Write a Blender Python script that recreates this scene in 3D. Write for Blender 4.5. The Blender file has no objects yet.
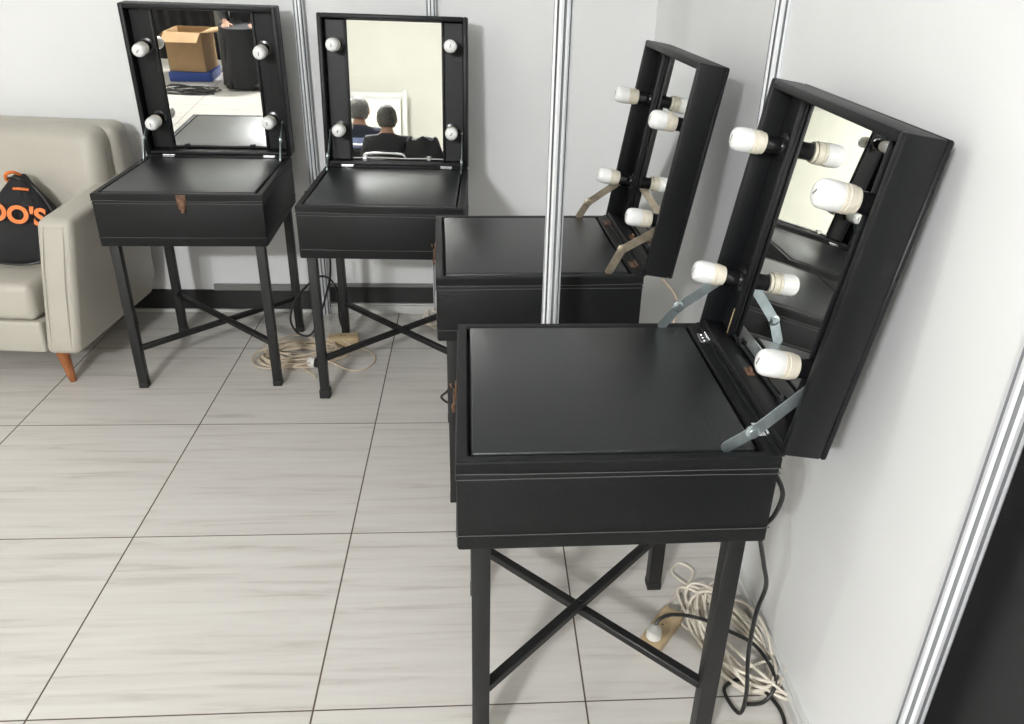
import bpy, bmesh, math, random
from mathutils import Vector, Matrix
random.seed(7)
PI = math.pi
S = bpy.context.scene
C = S.collection

# ------------------------------------------------------------------ camera
def make_camera():
    f, pitch, yaw, roll, H, dx, dy = 802.44, 0.46664, 0.08720, -0.03874, 1.4948, 28.77, -4.11
    cp, sp, cy, sy = math.cos(pitch), math.sin(pitch), math.cos(yaw), math.sin(yaw)
    fw = Vector((sy*cp, cy*cp, -sp)); r = Vector((cy, -sy, 0)); d = fw.cross(r)
    cr, sr = math.cos(roll), math.sin(roll)
    r2 = r*cr + d*sr; d2 = -r*sr + d*cr
    cam = bpy.data.cameras.new('camera'); cam.sensor_width = 36; cam.sensor_fit = 'HORIZONTAL'
    cam.lens = f*36/1024; cam.shift_x = -dx/1024; cam.shift_y = dy/1024
    cam.clip_start = 0.02
    o = bpy.data.objects.new('camera', cam); C.objects.link(o)
    m = Matrix((r2, -d2, -fw)).transposed().to_4x4(); m.translation = Vector((0, 0, H))
    o.matrix_world = m
    S.camera = o
make_camera()

# ------------------------------------------------------------------ world, light, exposure
S.view_settings.view_transform = 'Standard'; S.view_settings.look = 'None'
S.view_settings.gamma = 1.0; S.view_settings.use_curve_mapping = False
S.view_settings.exposure = 0.07
w = bpy.data.worlds.new('world'); S.world = w; w.use_nodes = True
w.node_tree.nodes['Background'].inputs[0].default_value = (0.9, 0.95, 1.0, 1)
w.node_tree.nodes['Background'].inputs[1].default_value = 0.3
CEIL = 2.65
LAMPS = [  # x, y, half length, radius, watts, label
    (-1.45, -1.95, 0.45, 0.09, 400, 'bare white tube lamp on the ceiling above the seated people, out of the picture'),
    (-2.2, 0.6, 0.45, 0.12, 22, 'added white fill lamp high up in front of the cream sofa, out of the picture'),  # added weak fill for the floor and table tops, unseen
    (1.9, -1.4, 0.45, 0.12, 24, 'bare white tube lamp high up beyond the black curtain, out of the picture'),
    (-1.3, -4.3, 0.45, 0.12, 22, 'added ceiling lamp brightening the rear wall near the whiteboard, out of the picture'),  # added unseen lamp, lifts the rear wall reflected in the second mirror
]
for (x, y, a, b, p, lb_) in LAMPS:
    for k in (-1, 1):       # the two halves of each tube
        l = bpy.data.lights.new('tube_or_fill_light', 'POINT'); l.shadow_soft_size = b*0.8
        l.energy = p/2; l.color = (0.985, 0.993, 1.0)
        lo = bpy.data.objects.new('tube_or_fill_light', l); C.objects.link(lo); lo.location = (x+k*0.10, y, CEIL-0.22)

# ------------------------------------------------------------------ materials
def mat(name, col, rough=0.5, metal=0.0, noise=0.0, nscale=8.0, bump=0.0, bscale=200.0, col2=None, spec=0.5, stretch=(1, 1, 1), voronoi=False, coat=0.0):
    m = bpy.data.materials.new(name); m.use_nodes = True
    nt = m.node_tree; b = nt.nodes['Principled BSDF']
    b.inputs['Base Color'].default_value = (*col, 1); b.inputs['Roughness'].default_value = rough
    b.inputs['Metallic'].default_value = metal; b.inputs['Specular IOR Level'].default_value = spec
    if coat: b.inputs['Coat Weight'].default_value = coat; b.inputs['Coat Roughness'].default_value = 0.25
    tc = nt.nodes.new('ShaderNodeTexCoord'); mp = nt.nodes.new('ShaderNodeMapping')
    nt.links.new(tc.outputs['Object'], mp.inputs[0]); mp.inputs['Scale'].default_value = stretch
    if noise or col2:
        n = nt.nodes.new('ShaderNodeTexNoise'); n.inputs['Scale'].default_value = nscale; n.inputs['Detail'].default_value = 5
        nt.links.new(mp.outputs[0], n.inputs['Vector'])
        r = nt.nodes.new('ShaderNodeValToRGB'); nt.links.new(n.outputs['Fac'], r.inputs[0])
        c2 = col2 if col2 else tuple(max(0, c*(1-noise)) for c in col)
        r.color_ramp.elements[0].position = 0.35; r.color_ramp.elements[1].position = 0.65
        r.color_ramp.elements[0].color = (*c2, 1); r.color_ramp.elements[1].color = (*col, 1)
        nt.links.new(r.outputs[0], b.inputs['Base Color'])
    if bump:
        if voronoi:
            n2 = nt.nodes.new('ShaderNodeTexVoronoi'); n2.inputs['Scale'].default_value = bscale; out = n2.outputs['Distance']
        else:
            n2 = nt.nodes.new('ShaderNodeTexNoise'); n2.inputs['Scale'].default_value = bscale; n2.inputs['Detail'].default_value = 4; out = n2.outputs['Fac']
        nt.links.new(mp.outputs[0], n2.inputs['Vector'])
        bp = nt.nodes.new('ShaderNodeBump'); bp.inputs['Strength'].default_value = bump; bp.inputs['Distance'].default_value = 0.002
        nt.links.new(out, bp.inputs['Height']); nt.links.new(bp.outputs[0], b.inputs['Normal'])
    return m

M = {}
M['leather'] = mat('black_faux_leather', (0.0055, 0.0065, 0.0070), 0.50, noise=0.25, nscale=5, bump=0.25, bscale=420, voronoi=True, spec=0.27)
M['pad'] = mat('black_padded_vinyl', (0.0165, 0.0190, 0.0200), 0.33, noise=0.2, nscale=4, bump=0.22, bscale=380, voronoi=True)
M['lidvinyl'] = mat('black_lid_vinyl', (0.0062, 0.0068, 0.0080), 0.44, noise=0.2, nscale=6, bump=0.3, bscale=60, spec=0.3)
M['stitch'] = mat('grey_thread', (0.075, 0.075, 0.075), 0.7)
M['groove'] = mat('dark_gap_lining', (0.008, 0.008, 0.008), 0.8)
M['legmetal'] = mat('black_painted_steel', (0.008, 0.0083, 0.0085), 0.48, noise=0.25, nscale=20, bump=0.05, bscale=120)
M['rubber'] = mat('black_rubber', (0.012, 0.012, 0.012), 0.6)
M['steel'] = mat('zinc_plated_steel', (0.50, 0.58, 0.60), 0.32, metal=0.85, noise=0.25, nscale=30)
M['brasssteel'] = mat('aged_bronze_steel', (0.50, 0.43, 0.33), 0.38, metal=0.8, noise=0.3, nscale=40)
M['rust'] = mat('rusty_brown_metal', (0.19, 0.105, 0.065), 0.5, metal=0.5, noise=0.5, nscale=60)
M['chrome'] = mat('chrome', (0.75, 0.76, 0.78), 0.15, metal=1.0)
M['mirror'] = mat('silvered_glass', (0.86, 0.87, 0.85), 0.012, metal=1.0)
M['bulb'] = mat('white_glass_bulb', (0.90, 0.90, 0.89), 0.22, coat=0.3)
M['collar'] = mat('cream_plastic', (0.74, 0.69, 0.58), 0.4)
M['socket'] = mat('black_bakelite', (0.012, 0.012, 0.013), 0.22)
M['print'] = mat('grey_print', (0.15, 0.15, 0.15), 0.6)
M['bareply'] = mat('bare_plywood_edge', (0.42, 0.30, 0.17), 0.7, noise=0.4, nscale=40)
M['panel'] = mat('white_partition_panel', (0.84, 0.845, 0.85), 0.42, noise=0.03, nscale=3, bump=0.03, bscale=30)
M['cream'] = mat('cream_painted_wall', (0.72, 0.71, 0.635), 0.7, noise=0.03, nscale=2)
M['ceil'] = mat('white_ceiling_paint', (0.85, 0.85, 0.83), 0.8, noise=0.03, nscale=2)
M['alu'] = mat('satin_aluminium', (0.84, 0.86, 0.89), 0.35, metal=0.30, noise=0.06, nscale=12)
M['slot'] = mat('dark_slot', (0.26, 0.27, 0.28), 0.6)
M['baseblack'] = mat('black_skirting', (0.010, 0.010, 0.011), 0.4)
M['railgrey'] = mat('grey_rail', (0.19, 0.19, 0.18), 0.45)
M['railwhite'] = mat('pale_aluminium_rail', (0.62, 0.62, 0.60), 0.4)
M['sofa'] = mat('cream_faux_leather', (0.50, 0.472, 0.41), 0.42, noise=0.06, nscale=4, bump=0.12, bscale=90)
M['sofaseam'] = mat('sofa_seam', (0.24, 0.23, 0.19), 0.7)
M['sofaleg'] = mat('orange_stained_wood', (0.42, 0.15, 0.05), 0.35, noise=0.4, nscale=18, stretch=(6, 6, 1))
M['bag'] = mat('black_canvas', (0.016, 0.016, 0.018), 0.85, bump=0.3, bscale=160)
M['orange'] = mat('orange_print', (0.85, 0.22, 0.05), 0.6)
M['cordcream'] = mat('cream_flex', (0.74, 0.68, 0.58), 0.5)
M['cordbeige'] = mat('beige_flex', (0.62, 0.52, 0.40), 0.5)
M['cordblack'] = mat('black_flex', (0.013, 0.013, 0.013), 0.4)
M['boxwood'] = mat('yellowed_plastic', (0.55, 0.42, 0.25), 0.5, noise=0.15, nscale=20)
M['plugwhite'] = mat('white_plug_plastic', (0.75, 0.74, 0.70), 0.35)
M['card'] = mat('cardboard', (0.42, 0.27, 0.14), 0.8, noise=0.12, nscale=10)
M['blue'] = mat('blue_plastic', (0.03, 0.07, 0.30), 0.4)
M['curtain'] = mat('black_cloth', (0.012, 0.012, 0.013), 0.85, bump=0.2, bscale=300)
M['tablemetal'] = mat('grey_painted_steel', (0.20, 0.20, 0.20), 0.4)
M['board'] = mat('glossy_whiteboard', (0.86, 0.86, 0.76), 0.25)
M['skin'] = mat('brown_skin', (0.40, 0.22, 0.14), 0.5, bump=0.1, bscale=60)
M['hair'] = mat('greying_hair', (0.10, 0.095, 0.085), 0.7, noise=0.6, nscale=60, bump=0.8, bscale=150)
M['greyhair'] = mat('grey_hair', (0.17, 0.165, 0.155), 0.7, noise=0.5, nscale=60, bump=0.8, bscale=150)
M['shirt'] = mat('navy_shirt', (0.02, 0.024, 0.045), 0.8, bump=0.2, bscale=200)
M['printblue'] = mat('pale_blue_print', (0.32, 0.38, 0.62), 0.8)
M['printred'] = mat('red_print', (0.50, 0.08, 0.10), 0.8, col2=(0.7, 0.6, 0.6), nscale=40)
M['cloth'] = mat('black_jacket_cloth', (0.014, 0.014, 0.017), 0.75, bump=0.3, bscale=30)
M['trousers'] = mat('dark_trousers', (0.03, 0.032, 0.04), 0.85)
M['eye'] = mat('eye', (0.03, 0.02, 0.015), 0.2)
M['diffuser'] = mat('lamp_housing_white', (0.85, 0.85, 0.85), 0.5)

def floor_material(u0, v0, T):
    m = bpy.data.materials.new('striated_beige_tile'); m.use_nodes = True
    nt = m.node_tree; N = nt.nodes; L = nt.links; b = N['Principled BSDF']
    tc = N.new('ShaderNodeTexCoord'); sep = N.new('ShaderNodeSeparateXYZ'); L.new(tc.outputs['Object'], sep.inputs[0])
    def math_(op, a, b_=None):
        n = N.new('ShaderNodeMath'); n.operation = op
        for i, v in enumerate((a, b_)):
            if v is None: continue
            if isinstance(v, (int, float)): n.inputs[i].default_value = v
            else: L.new(v, n.inputs[i])
        return n.outputs[0]
    def cell(ax, off):
        s = math_('SUBTRACT', sep.outputs[ax], off); s = math_('DIVIDE', s, T)
        idx = math_('FLOOR', s); fr = math_('FRACT', s)
        d = math_('MINIMUM', fr, math_('SUBTRACT', 1.0, fr)); return idx, math_('MULTIPLY', d, T)
    iu, du = cell('X', u0); iv, dv = cell('Y', v0)
    gx = math_('LESS_THAN', du, 0.0021); gy = math_('LESS_THAN', dv, 0.0017)
    g = math_('MAXIMUM', gx, gy)
    # per-tile shift of the striations
    comb = N.new('ShaderNodeCombineXYZ')
    L.new(math_('ADD', math_('MULTIPLY', sep.outputs['X'], 2.2), math_('MULTIPLY', iu, 7.31)), comb.inputs[0])
    L.new(math_('ADD', math_('MULTIPLY', sep.outputs['Y'], 33.0), math_('MULTIPLY', iv, 3.7)), comb.inputs[1])
    L.new(math_('ADD', math_('MULTIPLY', iu, 1.7), math_('MULTIPLY', iv, 2.9)), comb.inputs[2])
    n1 = N.new('ShaderNodeTexNoise'); n1.inputs['Scale'].default_value = 1.0; n1.inputs['Detail'].default_value = 6; n1.inputs['Roughness'].default_value = 0.6
    n1.inputs['Distortion'].default_value = 0.6
    L.new(comb.outputs[0], n1.inputs['Vector'])
    r = N.new('ShaderNodeValToRGB'); L.new(n1.outputs['Fac'], r.inputs[0])
    e = r.color_ramp.elements; e[0].position = 0.30; e[0].color = (0.515, 0.482, 0.440, 1); e[1].position = 0.62; e[1].color = (0.675, 0.652, 0.615, 1)
    k = r.color_ramp.elements.new(0.45); k.color = (0.63, 0.602, 0.565, 1)
    mx = N.new('ShaderNodeMix'); mx.data_type = 'RGBA'; L.new(g, mx.inputs[0]); L.new(r.outputs[0], mx.inputs[6]); mx.inputs[7].default_value = (0.10, 0.075, 0.055, 1)
    L.new(mx.outputs[2], b.inputs['Base Color'])
    L.new(math_('ADD', math_('MULTIPLY', g, 0.5), 0.30), b.inputs['Roughness'])
    bp = N.new('ShaderNodeBump'); bp.inputs['Strength'].default_value = 0.4; bp.inputs['Distance'].default_value = 0.001
    L.new(math_('SUBTRACT', n1.outputs['Fac'], math_('MULTIPLY', g, 2.0)), bp.inputs['Height']); L.new(bp.outputs[0], b.inputs['Normal'])
    return m
M['floor'] = floor_material(-0.9604, 2.4476, 0.6)

# ------------------------------------------------------------------ mesh helpers
def finish(name, bm, m, parent=None, smooth=True, loc=(0, 0, 0), rot=(0, 0, 0), ang=40):
    me = bpy.data.meshes.new(name)
    bmesh.ops.recalc_face_normals(bm, faces=bm.faces)
    bm.to_mesh(me); bm.free()
    for x in (m if isinstance(m, (list, tuple)) else [m]): me.materials.append(x)
    if smooth:
        me.polygons.foreach_set('use_smooth', [True]*len(me.polygons))
        try: me.set_sharp_from_angle(angle=math.radians(ang))
        except Exception: pass
    o = bpy.data.objects.new(name, me); C.objects.link(o)
    o.location = loc; o.rotation_euler = rot
    if parent: o.parent = parent
    return o
def tag(o, label=None, cat=None, group=None, kind=None):
    if label: o['label'] = label
    if cat: o['category'] = cat
    if group: o['group'] = group
    if kind: o['kind'] = kind
    return o
def empty(name, loc, rz=0.0):
    o = bpy.data.objects.new(name, None); C.objects.link(o); o.location = loc; o.rotation_euler = (0, 0, rz)
    o.empty_display_size = 0.1
    return o
def box(bm, x0, x1, y0, y1, z0, z1, bev=0.0, seg=2, mi=0, mtx=None):
    vs = [bm.verts.new(p) for p in ((x0, y0, z0), (x1, y0, z0), (x1, y1, z0), (x0, y1, z0), (x0, y0, z1), (x1, y0, z1), (x1, y1, z1), (x0, y1, z1))]
    fs = [bm.faces.new([vs[i] for i in q]) for q in ((0, 3, 2, 1), (4, 5, 6, 7), (0, 1, 5, 4), (1, 2, 6, 5), (2, 3, 7, 6), (3, 0, 4, 7))]
    allv = vs
    if bev > 0:
        es = list({e for f in fs for e in f.edges})
        r = bmesh.ops.bevel(bm, geom=es, offset=bev, segments=seg, affect='EDGES', profile=0.5)
        allv = list({v for f in r['faces'] for v in f.verts} | {v for v in vs if v.is_valid})
        fl = set(r['faces'])
        for v in allv:
            for f in v.link_faces: fl.add(f)
        fs = list(fl)
    for f in fs:
        if f.is_valid: f.material_index = mi
    if mtx is not None:
        bmesh.ops.transform(bm, matrix=mtx, verts=[v for v in allv if v.is_valid])
    return allv
def bar(bm, a, b, wx, wz, up=(0, 0, 1), bev=0.002, mi=0):
    a = Vector(a); b = Vector(b); d = (b-a); L = d.length; d.normalize()
    up = Vector(up); s = d.cross(up).normalized(); u = s.cross(d)
    m = Matrix((s, d, u)).transposed().to_4x4(); m.translation = a
    box(bm, -wx/2, wx/2, 0, L, -wz/2, wz/2, bev, 1, mi, m)
def lathe(bm, prof, n=24, mtx=None, mi=0, cap=True):
    rings = []
    for (r, h) in prof:
        if r < 1e-6: rings.append([bm.verts.new((0, 0, h))])
        else: rings.append([bm.verts.new((r*math.cos(2*PI*i/n), r*math.sin(2*PI*i/n), h)) for i in range(n)])
    fs = []
    for A, B in zip(rings, rings[1:]):
        for i in range(n):
            j = (i+1) % n
            if len(A) == 1 and len(B) == 1: continue
            if len(A) == 1: fs.append(bm.faces.new((A[0], B[i], B[j])))
            elif len(B) == 1: fs.append(bm.faces.new((A[i], A[j], B[0])))
            else: fs.append(bm.faces.new((A[i], A[j], B[j], B[i])))
    if cap:
        for R_ in (rings[0], rings[-1]):
            if len(R_) > 1: fs.append(bm.faces.new(R_))
    for f in fs: f.material_index = mi
    if mtx is not None: bmesh.ops.transform(bm, matrix=mtx, verts=[v for R_ in rings for v in R_])
def catmull(pts, k=8, closed=False):
    P = [Vector(p) for p in pts]; out = []; n = len(P)
    for i in range(n if closed else n-1):
        a, b, c, d = (P[(i-1) % n], P[i], P[(i+1) % n], P[(i+2) % n]) if closed else (P[max(i-1, 0)], P[i], P[i+1], P[min(i+2, n-1)])
        for j in range(k):
            t = j/k
            out.append(0.5*((2*b)+(c-a)*t+(2*a-5*b+4*c-d)*t*t+(3*b-a-3*c+d)*t**3))
    if not closed: out.append(P[-1])
    return out
def tube(bm, pts, r, n=8, closed=False, k=8, smooth_path=True, mi=0):
    P = catmull(pts, k, closed) if smooth_path else [Vector(p) for p in pts]
    rings = []; up = Vector((0, 0, 1)); prev = None; N = len(P)
    for i, p in enumerate(P):
        t = (P[(i+1) % N]-P[i-1]) if closed else (P[min(i+1, N-1)]-P[max(i-1, 0)])
        if t.length < 1e-9: t = Vector((1, 0, 0))
        t.normalize()
        if prev is None: s = t.cross(up if abs(t.z) < 0.9 else Vector((1, 0, 0))).normalized()
        else:
            s = prev-t*prev.dot(t); s.normalize()
        prev = s; u = t.cross(s)
        rings.append([bm.verts.new(p+s*r*math.cos(2*PI*j/n)+u*r*math.sin(2*PI*j/n)) for j in range(n)])
    m = len(rings)
    for i in range(m if closed else m-1):
        A, B = rings[i], rings[(i+1) % m]
        for j in range(n):
            f = bm.faces.new((A[j], A[(j+1) % n], B[(j+1) % n], B[j])); f.material_index = mi
    if not closed:
        for R_ in (rings[0], rings[-1]):
            f = bm.faces.new(R_); f.material_index = mi
def NB(): return bmesh.new()

# ------------------------------------------------------------------ the room
XW, YW = 0.71, 3.43
def struct(name, bm, m, **k):
    o = finish(name, bm, m, smooth=False, **k); o['kind'] = 'structure'; return o
bm = NB(); box(bm, -4.3, 3.3, -6.5, 3.6, -0.06, 0.0); struct('floor', bm, M['floor'])
bm = NB(); box(bm, -4.3, 3.3, -6.5, 3.6, CEIL, CEIL+0.06); struct('ceiling', bm, M['ceil'])
bm = NB(); box(bm, -4.3, XW+0.04, YW, YW+0.06, 0.0, CEIL); struct('wall_back', bm, M['panel'])
bm = NB(); box(bm, XW, XW+0.04, 0.895, YW, 0.0, CEIL); struct('wall_right', bm, M['panel'])
bm = NB(); box(bm, -4.3, -4.24, -6.5, YW, 0, CEIL); struct('wall_left', bm, M['cream'])
bm = NB(); box(bm, -4.24, 3.24, -6.5, -6.44, 0, CEIL); struct('wall_front', bm, M['cream'])
bm = NB(); box(bm, 3.24, 3.3, -6.5, YW, 0, CEIL); struct('wall_far_right', bm, M['cream'])
bm = NB(); box(bm, -4.24, -0.71, YW-0.012, YW, 0.016, 0.105, 0.002, 1); box(bm, -0.665, XW, YW-0.012, YW, 0.048, 0.125, 0.002, 1); struct('baseboard_back', bm, M['baseblack'])
bm = NB(); box(bm, -1.17, -0.71, YW-0.018, YW, 0.106, 0.134, 0.002, 1); box(bm, -0.665, XW-0.02, YW-0.018, YW, 0.126, 0.140, 0.002, 1); struct('trim_1', bm, M['railgrey'])
bm = NB(); box(bm, -0.665, XW-0.02, YW-0.030, YW-0.001, 0.0, 0.040, 0.003, 1); box(bm, -0.665, XW-0.02, YW-0.022, YW-0.001, 0.0405, 0.047, 0.001, 1)
box(bm, -4.24, -0.71, YW-0.016, YW-0.001, 0.0, 0.015, 0.002, 1); struct('trim_2', bm, M['railwhite'])
bm = NB(); box(bm, XW-0.020, XW, 0.905, YW-0.03, 0.0, 0.030, 0.002, 1); box(bm, XW-0.012, XW, 0.905, YW-0.03, 0.0305, 0.036, 0.001, 1); struct('trim_3', bm, M['railwhite'])

def post_mesh(h, R_=0.0215, slots=8):
    """octagonal grooved display post"""
    bm = NB(); prof = []; mi = []
    for k in range(8):
        a0 = 2*PI*k/8-PI/8; a1 = a0+2*PI/8
        p0 = Vector((R_*math.cos(a0), R_*math.sin(a0))); p1 = Vector((R_*math.cos(a1), R_*math.sin(a1)))
        nrm = (p0+p1).normalized()
        q0 = p0.lerp(p1, 0.33); q1 = p0.lerp(p1, 0.67)
        prof += [p0, q0, q0-nrm*0.007, q1-nrm*0.007, q1]; mi += [0, 1, 1, 1, 0]
    n = len(prof)
    lo = [bm.verts.new((p.x, p.y, 0)) for p in prof]; hi = [bm.verts.new((p.x, p.y, h)) for p in prof]
    for i in range(n):
        f = bm.faces.new((lo[i], lo[(i+1) % n], hi[(i+1) % n], hi[i])); f.material_index = mi[i]
    bm.faces.new(lo); bm.faces.new(hi)
    return bm
def post(x, y, label, rz=0.0, h=2.50, group=None):
    o = finish('partition_post', post_mesh(h), [M['alu'], M['slot']], loc=(x, y, 0), rot=(0, 0, rz), smooth=False)
    tag(o, label, 'post', group); return o
post(-0.687, YW-0.022, 'aluminium partition post on the back wall, between the two vanity tables beside the sofa')
post(-0.182, YW-0.022, 'aluminium partition post on back wall, rising behind the open lid left of the free-standing post')
post(XW-0.012, 1.961, 'aluminium partition post on the right wall, behind the top of the nearest open lid', rz=0.0)
e = post(XW+0.004, 0.872, 'aluminium partition post ending the right wall beside the black curtain')
fp = post(0.176, 1.795, 'slim grooved aluminium post standing free between the two right-hand vanity tables', rz=0.12)
bm = NB(); bar(bm, (0.176+0.023, 1.803, 2.44), (XW-0.034, 1.951, 2.44), 0.03, 0.06)
finish('top_rail', bm, M['alu'], parent=None, smooth=False)
tr = bpy.data.objects['top_rail']; tag(tr, 'aluminium rail bridging the free-standing post and right wall high up', 'rail')

# black cloth beyond the end of the right wall
bm = NB(); cols = []
for i in range(60):
    t = i/59; y = 1.02-t*2.1; x = XW+0.085+0.018*math.sin(t*52)+0.008*math.sin(t*23+1)
    cols.append([bm.verts.new((x, y, 0.012)), bm.verts.new((x*0.3+0.7*(XW+0.085), y, 2.45)), bm.verts.new((x*0.3+0.7*(XW+0.085)+0.004, y, 2.45)), bm.verts.new((x+0.004, y, 0.012))])
for A, B in zip(cols, cols[1:]):
    for i in range(4): bm.faces.new((A[i], A[(i+1) % 4], B[(i+1) % 4], B[i]))
bm.faces.new(cols[0]); bm.faces.new(cols[-1])
box(bm, XW+0.07, XW+0.10, -1.08, 1.02, 2.45, CEIL-0.001)
o = finish('curtain', bm, M['curtain']); tag(o, 'black cloth hanging past the end of the right white wall', 'curtain')

# ceiling lamp housings, also for the added fills (batten above the tube)
for (x, y, a, b, p, lb_) in LAMPS:
    bm = NB(); box(bm, x-a-0.03, x+a+0.03, y-0.04, y+0.04, CEIL-0.06, CEIL-0.001, 0.004, 1)
    for k in (-1, 1): box(bm, x+k*a-0.012, x+k*a+0.012, y-0.02, y+0.02, CEIL-0.12, CEIL-0.0595, 0.003, 1)
    o = finish('ceiling_or_fill_lamp', bm, M['diffuser'], smooth=False)
    tag(o, lb_, 'lamp', 'ceiling lamps')

# ------------------------------------------------------------------ vanity tables
W = 0.55; D = 0.55; LL = 0.545
def plate(bm, pts, th, mtx):
    """flat arm through pts (2-D polyline y,z) of width 0.019 extruded th in x, with rounded ends"""
    w_ = 0.0112
    for a, b in zip(pts, pts[1:]):
        a = Vector(a); b = Vector(b); d = (b-a).normalized(); ang = math.atan2(d.y, d.x)
        poly = []
        for i in range(7):
            t = ang-PI/2+PI*i/6; poly.append(b+Vector((math.cos(t), math.sin(t)))*w_)
        for i in range(7):
            t = ang+PI/2+PI*i/6; poly.append(a+Vector((math.cos(t), math.sin(t)))*w_)
        off = 0.0 if a == Vector(pts[0]) else th*1.05
        A = [bm.verts.new(mtx @ Vector((off, p.x, p.y))) for p in poly]; B = [bm.verts.new(mtx @ Vector((off+th, p.x, p.y))) for p in poly]
        n = len(A)
        for i in range(n): bm.faces.new((A[i], A[(i+1) % n], B[(i+1) % n], B[i]))
        bm.faces.new(A); bm.faces.new(B)
def vanity(x, y, th, lidang, zt, zb, label, clasp=True, stay='steel', clasp_x=0.0, rim_glint_mat=None, wobble=0, catch=False, bare=False, ins=0.033, lw=0.0155, top_bulb=0.425):
    rnd = random.Random(int(100*x+7*y*100))
    root = empty('vanity_table', (x, y, 0), th)
    tag(root, label, 'vanity table', 'folding black makeup vanity tables with open mirror lids')
    w2, d2 = W/2, D/2
    # case: walled tray, 20 mm rim, sunken inside
    bm = NB(); r = 0.020; rb = 0.030
    box(bm, -w2, w2, -d2, d2, zb, zt-0.022, 0.006, 2)
    finish('case', bm, M['leather'], root)
    bm = NB()
    # rim as four mitred strips around the pad
    o_ = [(-w2, -d2), (w2, -d2), (w2, d2), (-w2, d2)]; i_ = [(-w2+r, -d2+r), (w2-r, -d2+r), (w2-r, d2-rb), (-w2+r, d2-rb)]
    for k in range(4):
        j = (k+1) % 4
        v = [bm.verts.new((p[0], p[1], z)) for z in (zt-0.026, zt) for p in (o_[k], o_[j], i_[j], i_[k])]
        for q in ((0, 1, 2, 3), (4, 5, 6, 7), (0, 1, 5, 4), (1, 2, 6, 5), (2, 3, 7, 6), (3, 0, 4, 7)): bm.faces.new([v[t] for t in q])
    bmesh.ops.remove_doubles(bm, verts=bm.verts, dist=1e-5)
    rim = finish('rim', bm, M['leather'], root)
    md = rim.modifiers.new('bevel', 'BEVEL'); md.width = 0.004; md.segments = 3; md.limit_method = 'ANGLE'; md.angle_limit = math.radians(50)
    # padded inner board
    bm = NB(); g = 0.0045
    box(bm, -w2+r+g, w2-r-g*1.6, -d2+r+g*1.2, d2-rb-g*1.5, zt-0.024, zt+0.001, 0.005, 3)
    finish('padded_top', bm, M['pad'], root)
    # stitching lines round the case: slightly wavy thin threads
    bm = NB()
    def line(z, amp, front_dip=0.0):
        pts = []; e_ = 0.0008
        for (ax, ay), (bx, by) in (((-w2-e_, -d2-e_), (w2+e_, -d2-e_)), ((w2+e_, -d2-e_), (w2+e_, d2+e_)), ((w2+e_, d2+e_), (-w2-e_, d2+e_)), ((-w2-e_, d2+e_), (-w2-e_, -d2-e_))):
            for k in range(10):
                t = k/10; pts.append((ax+(bx-ax)*t, ay+(by-ay)*t, z+amp*math.sin(t*PI)*-1+rnd.uniform(-0.0006, 0.0006)))
        tube(bm, pts, 0.0009, 5, closed=True, k=1, smooth_path=False)
    line(zt-0.0225, 0.002); line(zt-0.034, -0.001); line(zb+0.033, 0.001)
    finish('stitching', bm, M['stitch'], root)['label'] = 'grey stitching'
    # legs with rubber feet
    for sx in (-1, 1):
        for sy in (-1, 1):
            bm = NB(); cx, cy_ = sx*(w2-ins), sy*(d2-ins)
            box(bm, cx-lw, cx+lw, cy_-lw, cy_+lw, 0.008, zb-0.0006, 0.002, 2)
            lg = finish('leg', bm, M['legmetal'], root)
            bm = NB(); big = 0.0035 if (sx, sy) == (-1, -1) and wobble else 0.0012
            box(bm, cx-lw-big, cx+lw+big, cy_-lw-big, cy_+lw+big, 0.0, 0.034 if wobble else 0.022, 0.003, 2)
            finish('rubber_foot', bm, M['rubber'], lg)
    # X brace
    q = w2-ins-0.010; zb_ = 0.155
    bm = NB(); bar(bm, (-q, -q, zb_), (q, q, zb_), 0.022, 0.018); finish('cross_brace', bm, M['legmetal'], root)
    bm = NB(); bar(bm, (-q, q, zb_+0.0185), (q, -q, zb_+0.0185), 0.022, 0.018); box(bm, -0.006, 0.006, -0.006, 0.006, zb_+0.0275, zb_+0.031, 0.001, 1)
    finish('cross_brace', bm, M['legmetal'], root)
    # lid ------------------------------------------------ local: x lateral, +z up the lid, +y to its back
    rx = -(lidang-PI/2)
    lid_loc = (0, d2, zt+0.001)
    bm = NB(); t = 0.018; TH = 0.079
    box(bm, -w2, w2, 0.068, TH, 0, LL, 0.003, 1)
    box(bm, -w2, -w2+t, 0, 0.0685, 0, LL, 0.005, 2); box(bm, w2-t, w2, 0, 0.0685, 0, LL, 0.005, 2)
    box(bm, -w2+t-0.002, w2-t+0.002, 0, 0.0685, 0, t, 0.005, 2); box(bm, -w2+t-0.002, w2-t+0.002, 0, 0.0685, LL-t, LL, 0.005, 2)
    lid = finish('lid', bm, M['lidvinyl'], root, loc=lid_loc, rot=(rx, 0, 0))
    for s in (-1, 1):
        bm = NB(); x0, x1 = sorted((s*(w2-t), s*0.178))
        box(bm, x0, x1, 0.045, 0.068, t, LL-t, 0.003, 1)
        xr = s*0.181; box(bm, xr-0.005, xr+0.005, 0.036, 0.0455, t, LL-t, 0.003, 2)
        finish('bulb_strip', bm, M['lidvinyl'], lid)
    bm = NB(); box(bm, -0.1775, 0.1775, 0.050, 0.056, t+0.003, LL-t-0.003); finish('mirror', bm, M['mirror'], lid, smooth=False)
    bm = NB(); tube(bm, [(-0.176, 0.0465, t+0.006), (-0.08, 0.046, t+0.0075), (0.02, 0.0465, t+0.006), (0.1, 0.046, t+0.0072), (0.176, 0.0465, t+0.006)], 0.0035, 8)
    for xx in (-0.13, 0.12):
        box(bm, xx-0.009, xx+0.009, 0.040, 0.0485, t+0.001, t+0.017, 0.002, 1)
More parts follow.
